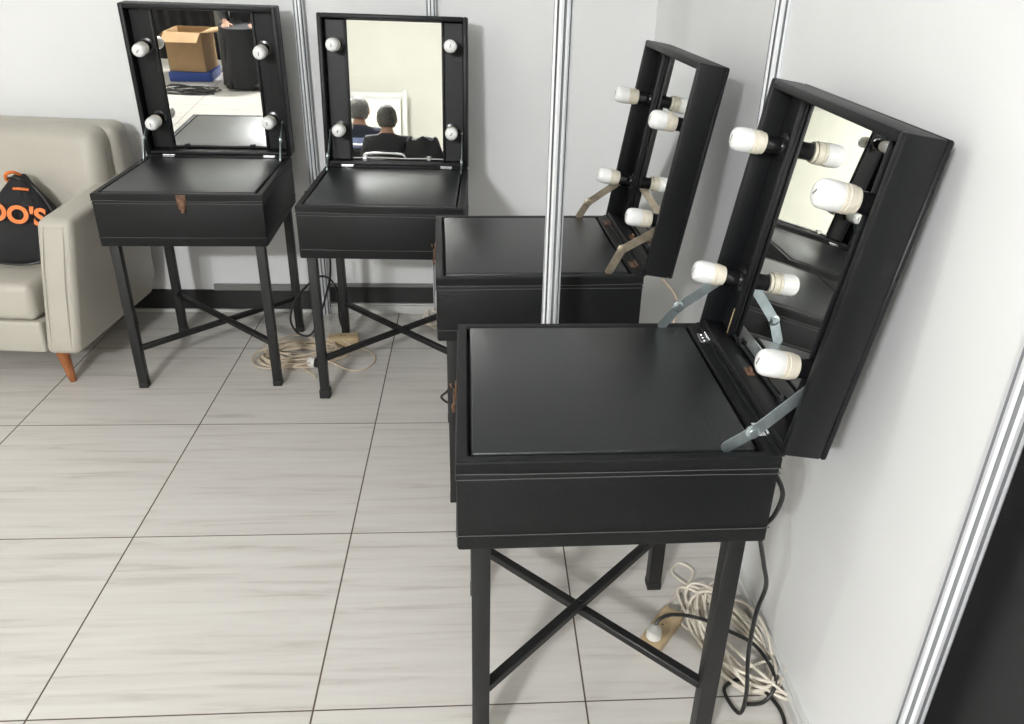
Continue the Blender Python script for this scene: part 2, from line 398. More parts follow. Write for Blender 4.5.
    finish('mirror_trim_and_glint', bm, M[rim_glint_mat or 'lidvinyl'], lid)  # on the second table, chrome imitates the bright rim reflection along the mirror bottom
    n2y = Matrix(((1, 0, 0, 0), (0, 0, -1, 0), (0, 1, 0, 0), (0, 0, 0, 1)))   # lathe z -> -y (out of the lid)
    for s in (-1, 1):
        for hh in (0.137, top_bulb):
            bx = s*(w2-0.063)
            T_ = Matrix.Translation((bx, 0.045, hh)) @ Matrix.Rotation(PI/2+rnd.uniform(-0.05, 0.05), 4, 'X') @ Matrix.Rotation(rnd.uniform(-0.03, 0.03), 4, 'Y')
            bm = NB(); lathe(bm, [(0.027, 0), (0.027, 0.005), (0.0185, 0.007), (0.0175, 0.012), (0.0165, 0.0135), (0.0175, 0.015), (0.0175, 0.042), (0.0185, 0.045)], 24, T_)
            finish('lamp_socket', bm, M['socket'], lid)
            bm = NB(); R0 = 0.0235
            lathe(bm, [(0.0185, 0.0455), (0.021, 0.047), (0.0215, 0.051), (0.0205, 0.0535), (R0-0.0005, 0.055), (R0, 0.063), (R0, 0.066), (R0-0.0012, 0.0672), (R0, 0.0685), (R0, 0.0735), (R0-0.001, 0.0745)], 24, T_, mi=1)
            pr = [(R0-0.0004, 0.0748), (R0+0.0006, 0.082), (R0+0.0003, 0.096), (R0-0.0007, 0.104), (R0-0.003, 0.1095), (R0-0.007, 0.1128), (R0-0.013, 0.1146), (0, 0.115)]
            lathe(bm, pr, 24, T_, mi=0)
            a = rnd.uniform(-0.9, 0.3)
            box(bm, -0.0065, 0.0065, -0.0016, 0.0016, 0.1147, 0.1152, 0, 1, 2, T_ @ Matrix.Rotation(a+PI/2, 4, 'Z'))
            finish('bulb', bm, [M['bulb'], M['collar'], M['print']], lid)['label'] = 'white bulb with cream collar'
    # hinges
    for s in (-1, 1):
        bm = NB(); hx = s*(w2-0.085)
        box(bm, hx-0.022, hx+0.022, d2-0.022, d2-0.002, zt+0.0002, zt+0.0022, 0.0005, 1)
        lathe(bm, [(0.0035, -0.022), (0.0035, 0.022)], 10, Matrix.Translation((hx, d2-0.002, zt+0.004)) @ Matrix.Rotation(PI/2, 4, 'Y'))
        for q_ in (-0.014, 0, 0.014):
            lathe(bm, [(0.0025, 0.0), (0.002, 0.0012), (0, 0.0015)], 8, Matrix.Translation((hx+q_, d2-0.013, zt+0.0022)))
        finish('hinge', bm, M['chrome' if stay == 'steel' else 'rust'], root)
    # lid stays
    rot = Matrix.Rotation(rx, 4, 'X')
    for s in (-1, 1):
        att = Vector(lid_loc) + rot.to_3x3() @ Vector((0, 0.022, 0.128))
        base = Vector((0, d2-0.090, zt+0.006))
        jt = Vector((0, d2-0.058, zt+0.050)) if s < 0 else Vector((0, d2-0.050, zt+0.034))
        if stay != 'steel': jt = Vector((0, d2-0.064, zt+0.050)) if s < 0 else Vector((0, d2-0.060, zt+0.066))
        if lidang < math.radians(92): jt = Vector((0, d2-0.050, zt+0.078))
        xx = s*(w2-t-0.0075) if s > 0 else s*(w2-t-0.0045)
        bm = NB(); mt = Matrix.Translation((xx, 0, 0))
        plate(bm, [(base.y, base.z), (jt.y, jt.z), (att.y, att.z)], 0.0016, mt)
        for p_, rr in ((jt, 0.0125), (jt, 0.0072), (att, 0.004)):
            hh_ = 0.0042 if rr > 0.012 else 0.0062; lathe(bm, [(rr, -0.002), (rr, hh_-0.001), (rr*0.85, hh_), (0, hh_)], 20, Matrix.Translation((xx, p_.y, p_.z)) @ Matrix.Rotation(PI/2, 4, 'Y'))
        finish('lid_stay', bm, M['steel' if stay == 'steel' else 'brasssteel'], root)
    # front clasp
    if clasp:
        bm = NB(); cx = clasp_x
        box(bm, cx-0.016, cx+0.016, -d2-0.004, -d2+0.0002, zt-0.040, zt-0.003, 0.002, 2)
        box(bm, cx-0.011, cx+0.011, -d2-0.008, -d2-0.0035, zt-0.052, zt-0.018, 0.003, 2)
        tube(bm, [(cx-0.008, -d2-0.010, zt-0.008), (cx, -d2-0.013, zt-0.004), (cx+0.008, -d2-0.010, zt-0.008)], 0.0018, 6)
        box(bm, -0.007, 0.007, -0.003, 0.003, -0.014, 0.0, 0.002, 2, 0, Matrix.Translation((cx+0.002, -d2-0.009, zt-0.050)) @ Matrix.Rotation(0.25, 4, 'X'))
        finish('clasp', bm, M['rust'], root)['label'] = 'rusty brown clasp'
    # black vinyl strip bridging the hinge line
    bm = NB(); box(bm, -w2+0.004, w2-0.004, d2-0.007, d2+0.006, zt-0.004, zt+0.0035, 0.002, 2); finish('hinge_strip', bm, M['lidvinyl'], root)
    if catch:
        bm = NB(); box(bm, -0.016, 0.012, 0.018, 0.034, t-0.001, t+0.004, 0.001, 1); tube(bm, [(-0.008, 0.024, t+0.003), (0, 0.026, t+0.012), (0.008, 0.027, t+0.004)], 0.002, 6)
        finish('catch', bm, M['rust'], lid)
    if bare:
        bm = NB(); box(bm, -0.1900, -0.1860, 0.036, 0.0447, t+0.001, t+0.060, 0.0008, 1)
        finish('chipped_edge', bm, M['bareply'], lid)['label'] = 'bare wood where the vinyl is chipped'
    return root
v1 = vanity(-1.004, 2.971, 0.025, math.radians(88.0), 0.7404, 0.5573, 'black vanity table beside the cream sofa, leftmost of the four', clasp_x=0.012, top_bulb=0.398)
v2 = vanity(-0.318, 2.879, -0.015, math.radians(96.1), 0.7334, 0.5503, 'black vanity table second from left, against the back wall, no clasp on its front', clasp=False, rim_glint_mat='chrome', wobble=1, top_bulb=0.440)
v3 = vanity(0.153, 2.243, -1.523, math.radians(98.9), 0.7374, 0.5543, 'black vanity table turned sideways, directly behind the free-standing aluminium post', stay='bronze', clasp_x=0.0, catch=True, ins=0.042, top_bulb=0.388)
v4 = vanity(0.234, 1.373, -1.555, math.radians(98.7), 0.7500, 0.5670, 'nearest and largest-looking black vanity table, in front of the free-standing post', clasp_x=0.0, ins=0.042, lw=0.0172, catch=True, bare=True)

# ------------------------------------------------------------------ sofa (one-seat, cream)
def sofa():
    root = empty('sofa', (-1.432, 2.695, 0), math.radians(-4.5))
    tag(root, 'cream faux-leather sofa with orange-brown wooden legs in the left corner', 'sofa')
    # local: x from -0.86 (left) to 0 (right outer side), y 0 front to 0.66 back
    def cush(name, x0, x1, y0, y1, z0, z1, bev, seg=5, rot=None):
        bm = NB(); box(bm, x0, x1, y0, y1, z0, z1, bev, seg)
        if rot: bmesh.ops.rotate(bm, verts=bm.verts, cent=rot[0], matrix=Matrix.Rotation(rot[1], 3, 'X'))
        return finish(name, bm, M['sofa'], root, ang=60)
    cush('base', -0.735, -0.125, 0.012, 0.60, 0.140, 0.262, 0.012)
    cush('seat_cushion', -0.733, -0.127, 0.004, 0.52, 0.266, 0.405, 0.030)
    for s, x0, x1 in ((1, -0.122, 0.0), (-1, -0.865, -0.743)):
        bm = NB()
        # arm: side profile, slightly rising towards the back, rounded top edges
        box(bm, x0, x1, 0.0, 0.62, 0.140, 0.635, 0.026, 5)
        flare = lambda p: Vector((p[0]+s*0.062*((p[2]-0.14)/0.5)**1.3, p[1]+0.035*((p[2]-0.14)/0.5)**2, p[2]+(p[1]*0.07 if p[2] > 0.4 else 0)))
        for v in bm.verts: v.co = flare(v.co)
        arm = finish('arm', bm, M['sofa'], root, ang=60)
        bm = NB(); q = x0 if s > 0 else x1
        tube(bm, [flare(p_) + Vector((0, 0.0006, 0)) for p_ in [(x0+0.026, 0, 0.165), (x0+0.026, 0, 0.4), (x0+0.027, 0, 0.59), (x0+0.036, 0, 0.607), (x1-0.036, 0, 0.607), (x1-0.027, 0, 0.59), (x1-0.026, 0, 0.4), (x1-0.026, 0, 0.165)]], 0.0016, 6, k=6)
        finish('seam', bm, M['sofa'], arm)
    bm = NB(); box(bm, -0.82, 0.010, 0.52, 0.660, 0.18, 0.86, 0.045, 6)
    bmesh.ops.transform(bm, matrix=Matrix.Identity(4), verts=bm.verts)
    finish('backrest', bm, M['sofa'], root, ang=60)
    bm = NB(); box(bm, -0.800, -0.012, 0.40, 0.56, 0.41, 0.86, 0.060, 6)
    for v in bm.verts: v.co.y += (v.co.z-0.41)*0.10-0.03
    cu = finish('back_cushion', bm, M['sofa'], root, ang=60)
    for sx_ in (-0.0135, -0.7985):
        bm = NB(); tube(bm, [(sx_, 0.44, 0.47), (sx_, 0.465, 0.62), (sx_, 0.48, 0.78)], 0.0022, 6)
        finish('seam', bm, M['sofaseam'], cu)
    for (x, y, dx, dy) in ((-0.105, 0.065, 0.015, 0.0), (-0.76, 0.065, -0.015, 0.0), (-0.105, 0.56, 0.015, 0.02), (-0.76, 0.56, -0.015, 0.02)):
        bm = NB(); lathe(bm, [(0.011, 0.0), (0.012, 0.004), (0.024, 0.132), (0.025, 0.141)], 18)
        for v in bm.verts: v.co.x += x+dx*(1-v.co.z/0.14); v.co.y += y+dy*(1-v.co.z/0.14)
        finish('leg', bm, M['sofaleg'], root)['label'] = 'tapered orange-brown wooden leg'
    return root
sofa()

# ------------------------------------------------------------------ drawstring bag on the sofa
def text_mesh(s, size, ext, m, parent, loc, rot, name):
    cu = bpy.data.curves.new(name, 'FONT'); cu.body = s; cu.size = size; cu.extrude = ext; cu.offset = 0.0028; cu.align_x = 'CENTER'
    t = bpy.data.objects.new(name+'_tmp', cu); C.objects.link(t)
    me = bpy.data.meshes.new_from_object(t.evaluated_get(bpy.context.evaluated_depsgraph_get()))
    bpy.data.objects.remove(t); me.materials.clear(); me.materials.append(m)
    o = bpy.data.objects.new(name, me); C.objects.link(o); o.parent = parent; o.location = loc; o.rotation_euler = rot
    return o
def bag():
    root = empty('drawstring_bag', (-1.672, 2.965, 0.408), math.radians(6))
    tag(root, 'black drawstring bag with orange lettering leaning on the sofa seat', 'bag')
    bm = NB(); n, m = 22, 14
    rings = []
    for j in range(m+1):
        t = j/m; z = 0.30*t
        wx = 0.138*(0.93+0.12*math.sin(t*PI))*(1.0 if t < 0.45 else 1-0.84*((t-0.45)/0.55)**1.05)
        wy = 0.062*(0.75+0.45*math.sin(t*PI))*(1.0 if t < 0.55 else 1-0.62*((t-0.55)/0.45)**1.2)
        ring = []
        for i in range(n):
            a = 2*PI*i/n; fold = 1+0.10*t*math.sin(5*a+2*t)+0.05*math.sin(9*a+7*t)
            ca, sa = math.cos(a), math.sin(a)
            ring.append(bm.verts.new((wx*abs(ca)**0.8*(1 if ca > 0 else -1)*fold+0.012*t, wy*sa*fold+0.045*t*t*1.6, z)))
        rings.append(ring)
    for A, B in zip(rings, rings[1:]):
        for i in range(n): bm.faces.new((A[i], A[(i+1) % n], B[(i+1) % n], B[i]))
    bm.faces.new(rings[0]); bm.faces.new(rings[-1])
    body = finish('bag_body', bm, M['bag'], root, ang=80)
    text_mesh("OO'S", 0.085, 0.002, M['orange'], root, (0.026, -0.087, 0.170), (math.radians(80), math.radians(9), 0.0), 'lettering')
    bm = NB()
    tube(bm, [(-0.025, 0.05, 0.285), (-0.015, 0.03, 0.312), (0.005, 0.04, 0.318), (0.015, 0.07, 0.30)], 0.006, 8)
    tube(bm, [(0.002, 0.022, 0.262), (0.025, 0.010, 0.265), (0.05, 0.022, 0.258)], 0.005, 8)
    finish('orange_tab', bm, M['orange'], root)['label'] = 'orange fabric tab'
    bm = NB()
    tube(bm, [(-0.03, 0.05, 0.29), (0.02, 0.02, 0.302), (0.07, 0.03, 0.26), (0.125, -0.01, 0.16), (0.10, -0.058, 0.04), (0.03, -0.085, 0.012), (-0.08, -0.08, 0.02)], 0.004, 8)
    finish('cord', bm, M['cordblack'], root)
bag()

# ------------------------------------------------------------------ cords, sockets and plugs
def as_part(o, root):
    bpy.context.view_layer.update(); o.parent = root; o.matrix_parent_inverse = root.matrix_world.inverted(); return o
def lead(x, y, label):
    root = empty('extension_lead', (x, y, 0)); tag(root, label, 'extension lead'); return root
def coil(bm, cx, cy, rx, ry, rot, turns, r, seed, spread=0.02, zmax=0.03, tail=None, head=None):
    rd = random.Random(seed); pts = []
    if head: pts += head
    for t in range(turns):
        ax = rx*(1-rd.uniform(0, 0.45)); ay = ry*(1-rd.uniform(0, 0.35)); ox = rd.uniform(-spread, spread); oy = rd.uniform(-spread, spread)
        rt = rot+rd.uniform(-0.25, 0.25)
        for k in range(10):
            a = 2*PI*k/10; x = ax*math.cos(a)*(1+rd.uniform(-.05, .05)); y = ay*math.sin(a)*(1+rd.uniform(-.05, .05))
            pts.append((cx+ox+x*math.cos(rt)-y*math.sin(rt), cy+oy+x*math.sin(rt)+y*math.cos(rt), r+0.0005+zmax*(t/max(1, turns-1))*(0.6+0.4*math.sin(a*2+t))))
    if tail: pts += tail
    tube(bm, pts, r, 7, k=4)
# coil beneath the nearest table, along the right wall
bm = NB()
coil(bm, 0.622, 1.40, 0.076, 0.195, 0.22, 15, 0.0038, 3, 0.010, 0.055,
     head=[(0.470, 1.478, 0.016), (0.485, 1.53, 0.006), (0.55, 1.60, 0.005), (0.585, 1.655, 0.005), (0.553, 1.690, 0.005), (0.525, 1.655, 0.005), (0.545, 1.61, 0.009), (0.58, 1.57, 0.005)],
     tail=[(0.60, 1.30, 0.03), (0.56, 1.38, 0.02), (0.545, 1.43, 0.005), (0.575, 1.50, 0.006), (0.53, 1.53, 0.006), (0.51, 1.46, 0.006), (0.55, 1.44, 0.006)])
near_lead = lead(0.628, 1.40, 'coiled cream extension lead with a yellowed socket, under the nearest table by the right wall')
as_part(finish('cord', bm, M['cordcream']), near_lead)
def socket_board(x, y, rz, L, Wd, h, root, m, holes=3):
    T0 = Matrix.Translation((x, y, 0)) @ Matrix.Rotation(rz, 4, 'Z')
    bm = NB(); box(bm, -L/2, L/2, -Wd/2, Wd/2, 0, h, 0.006, 3, 0, T0); hs = finish('socket_housing', bm, m)
    as_part(hs, root)
    for i in range(holes):
        cx = (i-(holes-1)/2)*L/holes*0.92
        bm = NB(); lathe(bm, [(0.019, h-0.004), (0.0195, h+0.0012), (0.017, h+0.0012), (0.0165, h-0.0015), (0.0, h-0.0015)], 20, T0 @ Matrix.Translation((cx, 0, 0)))
        for s in (-1, 1): lathe(bm, [(0.0025, h-0.001), (0.0025, h+0.0001), (0, h+0.0001)], 8, T0 @ Matrix.Translation((cx+s*0.008, 0, 0)), mi=1)
        as_part(finish('outlet', bm, [m, M['groove']]), hs)
socket_board(0.448, 1.435, math.radians(52), 0.150, 0.055, 0.030, near_lead, M['boxwood'])
bm = NB()
lathe(bm, [(0.018, 0.0325), (0.0185, 0.045), (0.016, 0.058), (0.008, 0.064), (0.005, 0.070)], 18, Matrix.Translation((0.448-0.026, 1.435-0.034, 0)))
as_part(finish('plug', bm, M['plugwhite']), v4)['label'] = 'white plug'
bm = NB()
tube(bm, [(0.422, 1.401, 0.066), (0.437, 1.412, 0.080), (0.475, 1.425, 0.078), (0.538, 1.417, 0.070), (0.60, 1.385, 0.060), (0.650, 1.350, 0.052), (0.672, 1.29, 0.045), (0.667, 1.24, 0.040), (0.64, 1.22, 0.012), (0.60, 1.22, 0.006)], 0.0045, 8)
as_part(finish('plug_cord', bm, M['cordblack']), v4)
bm = NB()
tube(bm, [(0.516, 1.125, 0.700), (0.535, 1.120, 0.660), (0.530, 1.125, 0.610), (0.518, 1.135, 0.575), (0.523, 1.15, 0.54), (0.548, 1.165, 0.46), (0.566, 1.175, 0.395), (0.560, 1.18, 0.32), (0.561, 1.18, 0.21), (0.575, 1.18, 0.09), (0.573, 1.19, 0.015), (0.560, 1.26, 0.006), (0.600, 1.285, 0.010), (0.640, 1.265, 0.012), (0.672, 1.20, 0.006), (0.66, 1.12, 0.006)], 0.0045, 8)
as_part(finish('power_cord', bm, M['cordblack']), v4)
# beige coil beneath the two far tables
bm = NB()
coil(bm, -0.715, 2.965, 0.185, 0.10, 0.05, 18, 0.0036, 11, 0.03, 0.045,
     tail=[(-0.60, 2.90, 0.02), (-0.50, 2.84, 0.005), (-0.44, 2.86, 0.005), (-0.415, 2.93, 0.005), (-0.44, 3.00, 0.005), (-0.50, 3.04, 0.006), (-0.58, 3.05, 0.012)])
far_lead = lead(-0.66, 2.96, 'tangled beige extension lead with a white plug, between the two left tables')
as_part(finish('cord', bm, M['cordbeige']), far_lead)
socket_board(-0.560, 3.075, 0.12, 0.125, 0.06, 0.045, far_lead, M['boxwood'])
bm = NB()
T_ = Matrix.Translation((-0.640, 2.872, 0.0225)) @ Matrix.Rotation(math.radians(-14), 4, 'Z') @ Matrix.Rotation(PI/2, 4, 'Y')
lathe(bm, [(0.016, -0.03), (0.021, -0.026), (0.022, -0.005), (0.019, 0.0)], 20, T_); lathe(bm, [(0.019, 0.0005), (0.0195, 0.012), (0.014, 0.014), (0.0, 0.014)], 20, T_, mi=1)
tube(bm, [(-0.668, 2.879, 0.018), (-0.70, 2.872, 0.008), (-0.668, 2.835, 0.005), (-0.635, 2.80, 0.005), (-0.625, 2.775, 0.005)], 0.0035, 7, mi=2)
as_part(finish('plug', bm, [M['plugwhite'], M['cordblack'], M['cordbeige']]), far_lead)['label'] = 'round white plug with black face'
bm = NB()
tube(bm, [(-0.700, 3.27, 0.60), (-0.655, 3.24, 0.50), (-0.610, 3.18, 0.40), (-0.600, 3.12, 0.30), (-0.612, 3.06, 0.235), (-0.640, 3.02, 0.15), (-0.675, 3.00, 0.085), (-0.725, 3.00, 0.09), (-0.752, 3.01, 0.15), (-0.72, 3.04, 0.235), (-0.64, 3.12, 0.29), (-0.60, 3.22, 0.20), (-0.60, 3.24, 0.05), (-0.58, 3.20, 0.006), (-0.57, 3.14, 0.02)], 0.0042, 8)
as_part(finish('power_cord', bm, M['cordblack']), v1)
bm = NB()
coil(bm, -0.19, 3.29, 0.055, 0.07, 0.3, 6, 0.0034, 23, 0.01, 0.05, head=[(-0.10, 3.2, 0.005)])
o = finish('cable_coil', bm, M['cordcream']); tag(o, 'small pale coil of cable by the back wall, behind the second table from left', 'cable')
bm = NB()
tube(bm, [(0.50, 2.02, 0.715), (0.545, 2.035, 0.66), (0.56, 2.05, 0.60), (0.545, 2.08, 0.48), (0.56, 2.10, 0.3), (0.55, 2.12, 0.1), (0.53, 2.15, 0.008), (0.50, 2.25, 0.006)], 0.0035, 8)
as_part(finish('power_cord', bm, M['cordbeige']), v3)['label'] = 'thin brown cord'
bm = NB()
tube(bm, [(-0.07, 2.37, 0.5545), (-0.075, 2.40, 0.45), (-0.08, 2.43, 0.33), (-0.085, 2.42, 0.20), (-0.105, 2.45, 0.13), (-0.13, 2.49, 0.08), (-0.10, 2.53, 0.03), (-0.04, 2.55, 0.006), (0.05, 2.56, 0.006)], 0.0042, 8)
as_part(finish('power_cord', bm, M['cordblack']), v3)

# ------------------------------------------------------------------ things seen only in the mirrors
def person(name, label, x, y, rz, pose, top, legm, hairm, prints=False, skirt=False):
    """seated figure; local +y is where the person faces. one continuous skinned body"""
    root = empty('person', (x, y, 0), rz); tag(root, label, 'person'); root.scale = (0.92,)*3
    bm = NB(); V = {}; sk = bm.verts.layers.skin.verify()
    def v(k, p, r, parent=None, mi=0):
        q = bm.verts.new(p); V[k] = q; q[sk].radius = r if isinstance(r, tuple) else (r, r)
        if parent: bm.edges.new((V[parent], q))
        return q
    v('pel', (0, 0, 0.52), (0.165, 0.115)); V['pel'][sk].use_root = True
    v('wai', (0, 0.0, 0.68), (0.145, 0.10), 'pel'); v('che', (0, 0.0, 0.86), (0.165, 0.11), 'wai'); v('nb', (0, 0.0, 0.965), (0.085, 0.065), 'che')
    v('nk', (0, 0.01, 1.01), 0.060, 'nb'); v('hd', (0, 0.02, 1.05), 0.060, 'nk')
    for s, n in ((-1, 'l'), (1, 'r')):
        v(n+'sh', (s*0.175, 0, 0.92), 0.062, 'che'); v(n+'el', (s*0.235, 0.03, 0.66), 0.045, n+'sh')
        v(n+'wr', (s*0.16, 0.25, 0.585), 0.029, n+'el'); v(n+'pm', (s*0.135, 0.32, 0.575), (0.036, 0.020), n+'wr')
        for i, (ox, ln) in enumerate(((-0.026, 0.062), (-0.009, 0.075), (0.009, 0.070), (0.026, 0.055))):
            v(n+'f%d' % i, (s*0.13+ox, 0.355, 0.574), 0.0095, n+'pm'); v(n+'g%d' % i, (s*0.128+ox*1.1, 0.355+ln*0.5, 0.568), 0.009, n+'f%d' % i); v(n+'h%d' % i, (s*0.128+ox*1.15, 0.355+ln, 0.552), 0.008, n+'g%d' % i)
        v(n+'t0', (s*0.13-s*0.040, 0.315, 0.570), 0.011, n+'pm'); v(n+'t1', (s*0.13-s*0.060, 0.345, 0.562), 0.0095, n+'t0')
        v(n+'hp', (s*0.095, 0.06, 0.50), 0.088, 'pel'); v(n+'kn', (s*0.125, 0.44, 0.48), 0.062, n+'hp')
        v(n+'cf', (s*0.125, 0.43, 0.30), 0.055, n+'kn'); v(n+'an', (s*0.125, 0.42, 0.085), 0.038, n+'cf'); v(n+'to', (s*0.135, 0.56, 0.036), (0.042, 0.03), n+'an')
    me = bpy.data.meshes.new('t'); bm.to_mesh(me); bm.free()
    t = bpy.data.objects.new('t', me); C.objects.link(t)
    t.modifiers.new('s', 'SKIN').use_smooth_shade = True; t.modifiers.new('u', 'SUBSURF').levels = 2; t.modifiers['u'].render_levels = 2
    body = bpy.data.meshes.new_from_object(t.evaluated_get(bpy.context.evaluated_depsgraph_get())); bpy.data.objects.remove(t)
    bm = NB(); bm.from_mesh(body)
    for f in bm.faces:
        c = f.calc_center_median(); hand = c.y > 0.235 and 0.50 < c.z < 0.63 and abs(c.x) < 0.24 and c.z > 0.548
        if c.z > 0.985 or (hand and c.y > 0.26 and not (abs(abs(c.x)-0.125) < 0.07 and c.z < 0.548)): f.material_index = 0
        elif c.z > 0.56 or (c.y < 0.0 and c.z > 0.50): f.material_index = 1
        else: f.material_index = 2
        if c.z < 0.07: f.material_index = 3
    # head: shaped ellipsoid with nose, ears, brow, chin
    hz = 1.115
    r = bmesh.ops.create_uvsphere(bm, u_segments=32, v_segments=24, radius=1.0)
    for q in r['verts']:
        p = q.co.copy(); px, py, pz = p
        w_ = 0.084*(1-0.16*max(0, -pz)); l_ = 0.098
        if py > 0 and pz < 0: l_ *= 1-0.10*(-pz)
        X, Y, Z = px*w_, py*l_, pz*0.118
        if py > 0.7 and abs(px) < 0.25 and -0.35 < pz < 0.12: Y += 0.022*(1-abs(px)/0.25)*(1-abs(pz+0.2)/0.35)
        if py > 0.6 and 0.05 < pz < 0.25 and 0.15 < abs(px) < 0.55: Y -= 0.006
        if py > 0.6 and -0.62 < pz < -0.5 and abs(px) < 0.35: Y += 0.004
        q.co = (X, 0.03+Y, hz+Z)
    for s in (-1, 1):
        box(bm, s*0.086-0.010, s*0.086+0.010, 0.012, 0.044, hz-0.035, hz+0.025, 0.005, 2)
        e_ = bmesh.ops.create_uvsphere(bm, u_segments=10, v_segments=8, radius=0.010, matrix=Matrix.Translation((s*0.031, 0.03+0.086, hz+0.012)))
        for q in e_['verts']:
            for f in q.link_faces: f.material_index = 4
    b = finish('body', bm, [M['skin'], top, legm, M['rubber'], M['eye']], root, ang=80)
    bpy.data.meshes.remove(body)
    # hair cap
    bm = NB(); r = bmesh.ops.create_uvsphere(bm, u_segments=32, v_segments=20, radius=1.0)
    rd = random.Random(5)
    for q in r['verts']:
        p = q.co.copy(); k = 1+rd.uniform(-0.02, 0.02)
        q.co = (p.x*0.094*k, 0.022+p.y*0.106*k, hz+0.012+p.z*0.120*k)
    kill = [q for q in bm.verts if (q.co.z < hz-0.075) or (q.co.y > 0.055 and q.co.z < hz+0.055)]
    bmesh.ops.delete(bm, geom=kill, context='VERTS')
    h = finish('hair', bm, hairm, root, ang=80); h.modifiers.new('th', 'SOLIDIFY').thickness = 0.006
    if prints:
        # printed bands across the back of the shirt
        for nm, z0, z1, mm in (('shirt_print', 0.78, 0.87, 'printblue'), ('shirt_print', 0.685, 0.735, 'printred')):
            bm = NB(); G = []
            for i in range(13):
                a = (i-6)/6*0.85; 
                G.append([bm.verts.new((0.145*math.sin(a), -0.128*math.cos(a*0.9)-0.004, z)) for z in (z0, z1)]+[bm.verts.new((0.13*math.sin(a), -0.115*math.cos(a*0.9), z)) for z in (z1, z0)])
            for A, B in zip(G, G[1:]):
                for i in range(4): bm.faces.new((A[i], A[(i+1) % 4], B[(i+1) % 4], B[i]))
            bm.faces.new(G[0]); bm.faces.new(G[-1])
            finish(nm, bm, M[mm], root)
    if skirt:
        bm = NB(); rings = []; n = 36
        for j in range(9):
            t_ = j/8; z = 0.56-0.545*t_; ring = []
            for i in range(n):
                a = 2*PI*i/n; fo = 1+0.05*t_*math.sin(7*a)
                ring.append(bm.verts.new((0.225*math.cos(a)*fo*(1+0.08*t_), 0.215+0.31*math.sin(a)*fo*(1+0.10*t_), z)))
            rings.append(ring)
        for A, B in zip(rings, rings[1:]):
            for i in range(n): bm.faces.new((A[i], A[(i+1) % n], B[(i+1) % n], B[i]))
        bm.faces.new(rings[0])
        finish('skirt', bm, M['cloth'], root)['label'] = 'long black skirt'
    return root
def chair(x, y, rz, label):
    root = empty('stacking_chair', (x, y, 0), rz); root.scale = (0.92,)*3; tag(root, label, 'chair', 'chrome and black chairs reflected in the mirrors')
    bm = NB(); box(bm, -0.21, 0.21, -0.20, 0.22, 0.375, 0.412, 0.014, 3); finish('seat', bm, M['cloth'], root)
    bm = NB(); box(bm, -0.185, 0.185, -0.212, -0.190, 0.56, 0.775, 0.009, 3); finish('backrest', bm, M['cloth'], root)
    bm = NB(); tube(bm, [(-0.20, -0.20, 0.36), (-0.205, -0.205, 0.60), (-0.195, -0.208, 0.76), (-0.13, -0.210, 0.80), (0.13, -0.210, 0.80), (0.195, -0.208, 0.76), (0.205, -0.205, 0.60), (0.20, -0.20, 0.36)], 0.011, 10)
    finish('back_frame', bm, M['chrome'], root)
    for sx in (-1, 1):
        for sy, yy in ((1, 0.20), (-1, -0.20)):
            bm = NB(); tube(bm, [(sx*0.20, yy, 0.362), (sx*0.215, yy+sy*0.03, 0.006)], 0.011, 10, smooth_path=False); finish('leg', bm, M['chrome'], root)
    return root
PEOPLE = [(-1.40, -2.10), (-1.07, -1.72)]
person('p', 'grey-haired seated person in a dark shirt with blue print, reflected from behind', -1.25, -1.42, PI, 0, M['shirt'], M['trousers'], M['greyhair'], prints=True).scale = (1.0, 1.0, 1.0)
chair(-1.25, -1.42, PI, 'chrome-framed black chair under the person in the printed shirt').scale = (1.0, 1.0, 1.0)
person('p', 'seated person with dark hair and a black jacket, reflected from behind', -0.905, -0.78, PI, 0, M['cloth'], M['trousers'], M['hair'])
chair(-0.905, -0.78, PI, 'chrome-framed black chair under the person in the black jacket')
# jacket slung over a further chair
chair(-0.44, -0.92, PI, 'chrome-framed black chair with a dark coat over its back')
bm = NB(); rings = []; n = 26
for j in range(11):
    t_ = j/10; z = 0.45+0.42*t_; hw = 0.195*(1-0.35*t_**2); hd = 0.075*(1-0.45*t_)
    rings.append([bm.verts.new((-0.55-0.05*t_+hw*math.cos(2*PI*i/n)*(1+0.06*math.sin(5*2*PI*i/n+j)), -0.71+hd*math.sin(2*PI*i/n)*(1+0.15*math.sin(6*2*PI*i/n+j*0.5)), z+0.02*math.sin(i*1.3))) for i in range(n)])
for A, B in zip(rings, rings[1:]):
    for i in range(n): bm.faces.new((A[i], A[(i+1) % n], B[(i+1) % n], B[i]))
bm.faces.new(rings[0]); bm.faces.new(rings[-1])
o = finish('coat', bm, M['cloth'], ang=80); tag(o, 'dark coat heaped over the back of an empty chair, seen in the mirror', 'coat')
person('p', 'seated person in a long black skirt, hand on lap, reflected in the leftmost mirror', -1.86, -1.55, 0.0, 0, M['cloth'], M['cloth'], M['hair'], skirt=True)
chair(-1.86, -1.55, 0.0, 'chrome-framed black chair under the person in the long skirt')

